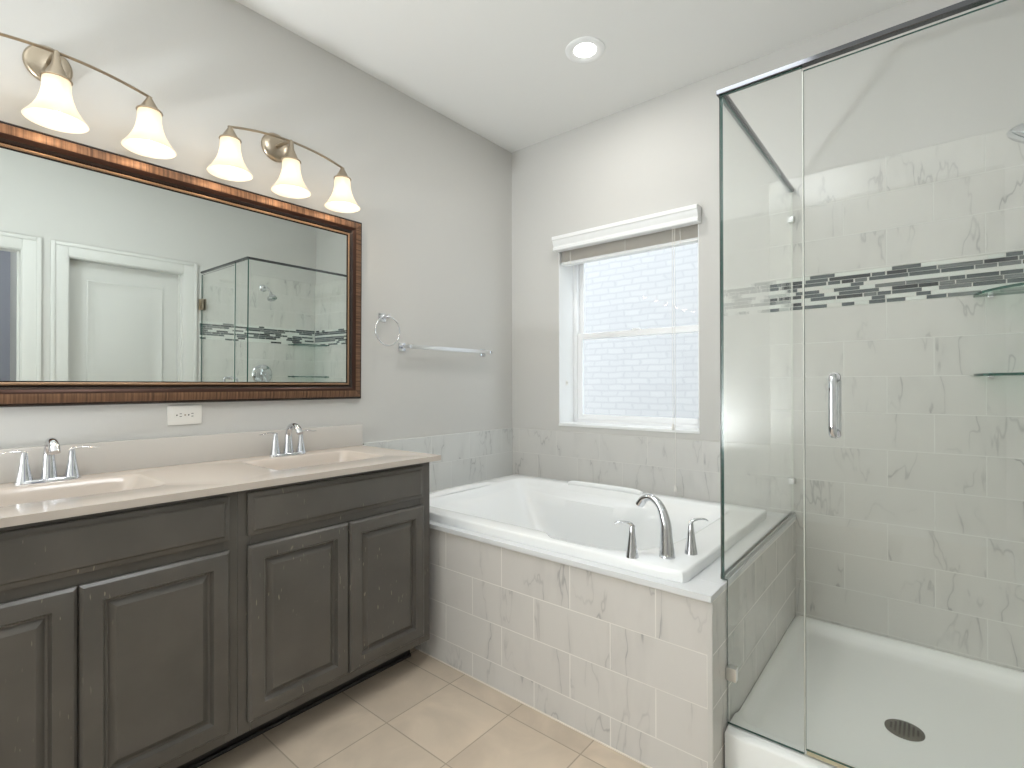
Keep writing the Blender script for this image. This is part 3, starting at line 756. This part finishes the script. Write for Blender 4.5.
for s in (-1, 1):
    bm = bmesh.new(); y = YG+s*.045; z0, z1 = 1.042, 1.194
    tube(bm, smoothpath([(1.972, YG+s*.006, z0), (1.972, YG+s*.03, z0), (1.972, y, z0+.012), (1.972, y, (z0+z1)/2), (1.972, y, z1-.012), (1.972, YG+s*.03, z1), (1.972, YG+s*.006, z1)], 6), .0095, 14)
    for z in (z0, z1): lathe(bm, [(.013, 0), (.013, s*.005)], (1.972, YG+s*.0055, z), 'y', 18)
    P('handle', bm, CHROME, dg)
for z in (1.80, .46):
    bm = bmesh.new(); box(bm, W-.075, W-.012, YG-.014, YG-.0055, z-.045, z+.045, .002); box(bm, W-.075, W-.012, YG+.0055, YG+.014, z-.045, z+.045, .002); box(bm, W-.018, W-.0115, YG-.025, YG+.025, z-.045, z+.045, .002)
    P('hinge', bm, NICKEL, dg)
P('header_rail', B(XG-.011, W-.0115, YG-.011, YG+.011, ZT+.001, ZT+.016, .0015, seg=1), DARKCH, se)
P('side_header', B(XG-.011, XG+.011, YG+.0112, YB-.0112, ZT+.001, ZT+.016, .0015, seg=1), DARKCH, se)
bm = bmesh.new()
box(bm, XG-.010, XG+.010, YG+.008, YB-.0112, DT+.0002, DT+.004); box(bm, XG-.010, XG-.0052, YG+.008, YB-.0112, DT+.004, DT+.014); box(bm, XG+.0052, XG+.010, YG+.008, YB-.0112, DT+.004, DT+.014)
P('deck_channel', bm, basic('channel_satin', (176, 180, 178), .45, metal=.3), se)
for z in (1.93, .735):
    P('wall_clamp', B(XG-.012, XG+.012, YB-.034, YB-.0113, z-.013, z+.013, .002), SATIN, se)
P('panel_clamp', B(XE+.0005, XE+.03, YG-.012, YG+.012, .285, .325, .002), SATIN, se)

# ------------------------------------------------------------------ shower fittings
for z, lb in ((1.505, 'quarter-round glass corner shelf in the shower crossing the mosaic band, upper of two'), (1.205, 'quarter-round glass corner shelf in the shower below the mosaic band, lower of two')):
    t = tag(empty('corner_shelf', (W-.012, YB-.012, z)), lb, 'shelf', 'glass corner shelves in the shower')
    bm = bmesh.new(); n = 28; rr = .268
    out = [(0, 0)]+[(-rr*math.cos(math.pi/2*i/n), -rr*math.sin(math.pi/2*i/n)) for i in range(n+1)]
    a = [bm.verts.new((x, y, 0)) for x, y in out]; b_ = [bm.verts.new((x, y, .009)) for x, y in out]
    bm.faces.new(a); bm.faces.new(b_)
    for i in range(len(out)):
        f = bm.faces.new((a[i], a[(i+1) % len(out)], b_[(i+1) % len(out)], b_[i])); f.material_index = 1
    obj('shelf_pane', bm, [SHELFG, SHELFE], t, smooth=0)
    for px, py, ax in ((-.22, -.006, 0), (-.006, -.22, 1)):
        obj('shelf_bracket', B(px-.008, px+.008, py-.008, py+.006, -.006, .015, .002), CHROME, t)
sh = tag(empty('overhead_shower', (W-.0115, 2.10, 2.01)), 'chrome shower head on a short arm high on the shower wall', 'shower head')
bm = bmesh.new(); lathe(bm, [(.032, 0), (.032, -.004), (.024, -.012), (.012, -.016)], (0, 0, 0), 'x', 28); obj('flange', bm, CHROME, sh)
bm = bmesh.new(); tube(bm, smoothpath([(-.004, 0, 0), (-.05, 0, .006), (-.10, 0, -.012), (-.145, 0, -.055)], 6), .0085, 14); obj('shower_arm', bm, CHROME, sh)
bm = bmesh.new(); lathe(bm, [(.011, .03), (.014, .02), (.014, .008), (.018, -.004), (.034, -.026), (.040, -.036), (.041, -.046), (.036, -.050)], (0, 0, 0), 'z', 30)
bmesh.ops.transform(bm, matrix=Matrix.Translation((-.158, 0, -.072)) @ Matrix.Rotation(R(32), 4, 'Y'), verts=bm.verts); obj('spray_head', bm, CHROME, sh)
vv = tag(empty('shower_valve', (W-.0115, 2.10, 1.225)), 'round chrome shower valve with lever on the shower wall', 'valve')
bm = bmesh.new(); lathe(bm, [(.09, 0), (.09, -.004), (.082, -.012), (.05, -.018), (.03, -.022)], (0, 0, 0), 'x', 44); obj('escutcheon', bm, CHROME, vv)
bm = bmesh.new(); lathe(bm, [(.028, -.02), (.026, -.05), (.022, -.062), (.01, -.066)], (0, 0, 0), 'x', 28); k = obj('knob', bm, CHROME, vv)
bm = bmesh.new(); tube(bm, smoothpath([(-.05, 0, -.01), (-.058, .01, -.05), (-.06, .014, -.085)], 5), lerp_list([.009, .007, .006], 11), 12); obj('lever', bm, CHROME, k)

# ------------------------------------------------------------------ ceiling light, then added fill lamps
def downlight(x, y, label):
    t = tag(empty('recessed_light', (x, y, H)), label, 'ceiling light')
    bm = bmesh.new(); lathe(bm, [(.092, -.0002), (.090, -.005), (.082, -.009), (.066, -.009), (.052, -.002)], (0, 0, 0), 'z', 48, cap=False); obj('trim_ring', bm, TRIM, t)
    bm = bmesh.new(); lathe(bm, [(.052, -.001), (.052, -.003), (.045, -.004)], (0, 0, 0), 'z', 40); obj('lens', bm, LENS, t)
    ld = bpy.data.lights.new('downlight', 'AREA'); ld.shape = 'DISK'; ld.size = .11; ld.energy = CAN_W; ld.color = (1, .97, .93)
    lo = bpy.data.objects.new('downlight', ld); COL.objects.link(lo); lo.parent = t; lo.location = (0, 0, -.012)
downlight(.932, 2.035, 'round white recessed ceiling light above the bathtub')
def panel(x, y, label, watts, e=FILL_PANELG):
    t = tag(empty('fill_ceiling_panel', (x, y, H)), label, 'ceiling light')
    obj('panel_frame', B(-.30, .30, -.30, .30, -.02, 0, .004), TRIM, t)
    obj('diffuser', B(-.28, .28, -.28, .28, -.024, -.0202), e, t)
    ld = bpy.data.lights.new('fill_panel_light', 'AREA'); ld.shape = 'SQUARE'; ld.size = .56; ld.energy = watts; ld.color = (.905, .955, 1)
    lo = bpy.data.objects.new('fill_panel_light', ld); COL.objects.link(lo); lo.parent = t; lo.location = (0, 0, -.03)
panel(1.45, .72, 'added square fill light, unseen on the ceiling over the floor beside the vanity', FILL_PANEL_W)  # added fill panel above the frame, softly brightens apron, vanity and floor
panel(W+.8, -.3, 'added square fill light, unseen on the ceiling of the room beyond the open doorway', 8)  # added fill panel, unseen, brightens the doorway reflected in the mirror
# uplighter added out of view behind the camera, bounces soft fill off the ceiling
t = tag(empty('added_floor_lamp', (.50, -1.5, 0)), 'added fill uplighter on a short nickel stand, unseen behind the camera', 'floor lamp')
bm = bmesh.new(); lathe(bm, [(.14, 0), (.14, .012), (.12, .02), (.02, .03)], (0, 0, 0), 'z', 40); obj('base', bm, NICKEL, t)
bm = bmesh.new(); lathe(bm, [(.012, .028), (.012, .46)], (0, 0, 0), 'z', 20); obj('pole', bm, NICKEL, t)
bm = bmesh.new(); lathe(bm, [(.012, .455), (.06, .465), (.12, .50), (.17, .56), (.175, .565), (.165, .562), (.115, .506), (.05, .475), (.005, .472)], (0, 0, 0), 'z', 44); obj('lamp_shade', bm, TRIM, t)
ld = bpy.data.lights.new('fill_uplight', 'AREA'); ld.shape = 'DISK'; ld.size = .24; ld.energy = FILL_UP_W; ld.spread = R(175); ld.color = (.905, .955, 1)
lo = bpy.data.objects.new('fill_uplight', ld); COL.objects.link(lo); lo.parent = t; lo.location = (0, 0, .555); lo.rotation_euler = (math.pi, 0, 0)
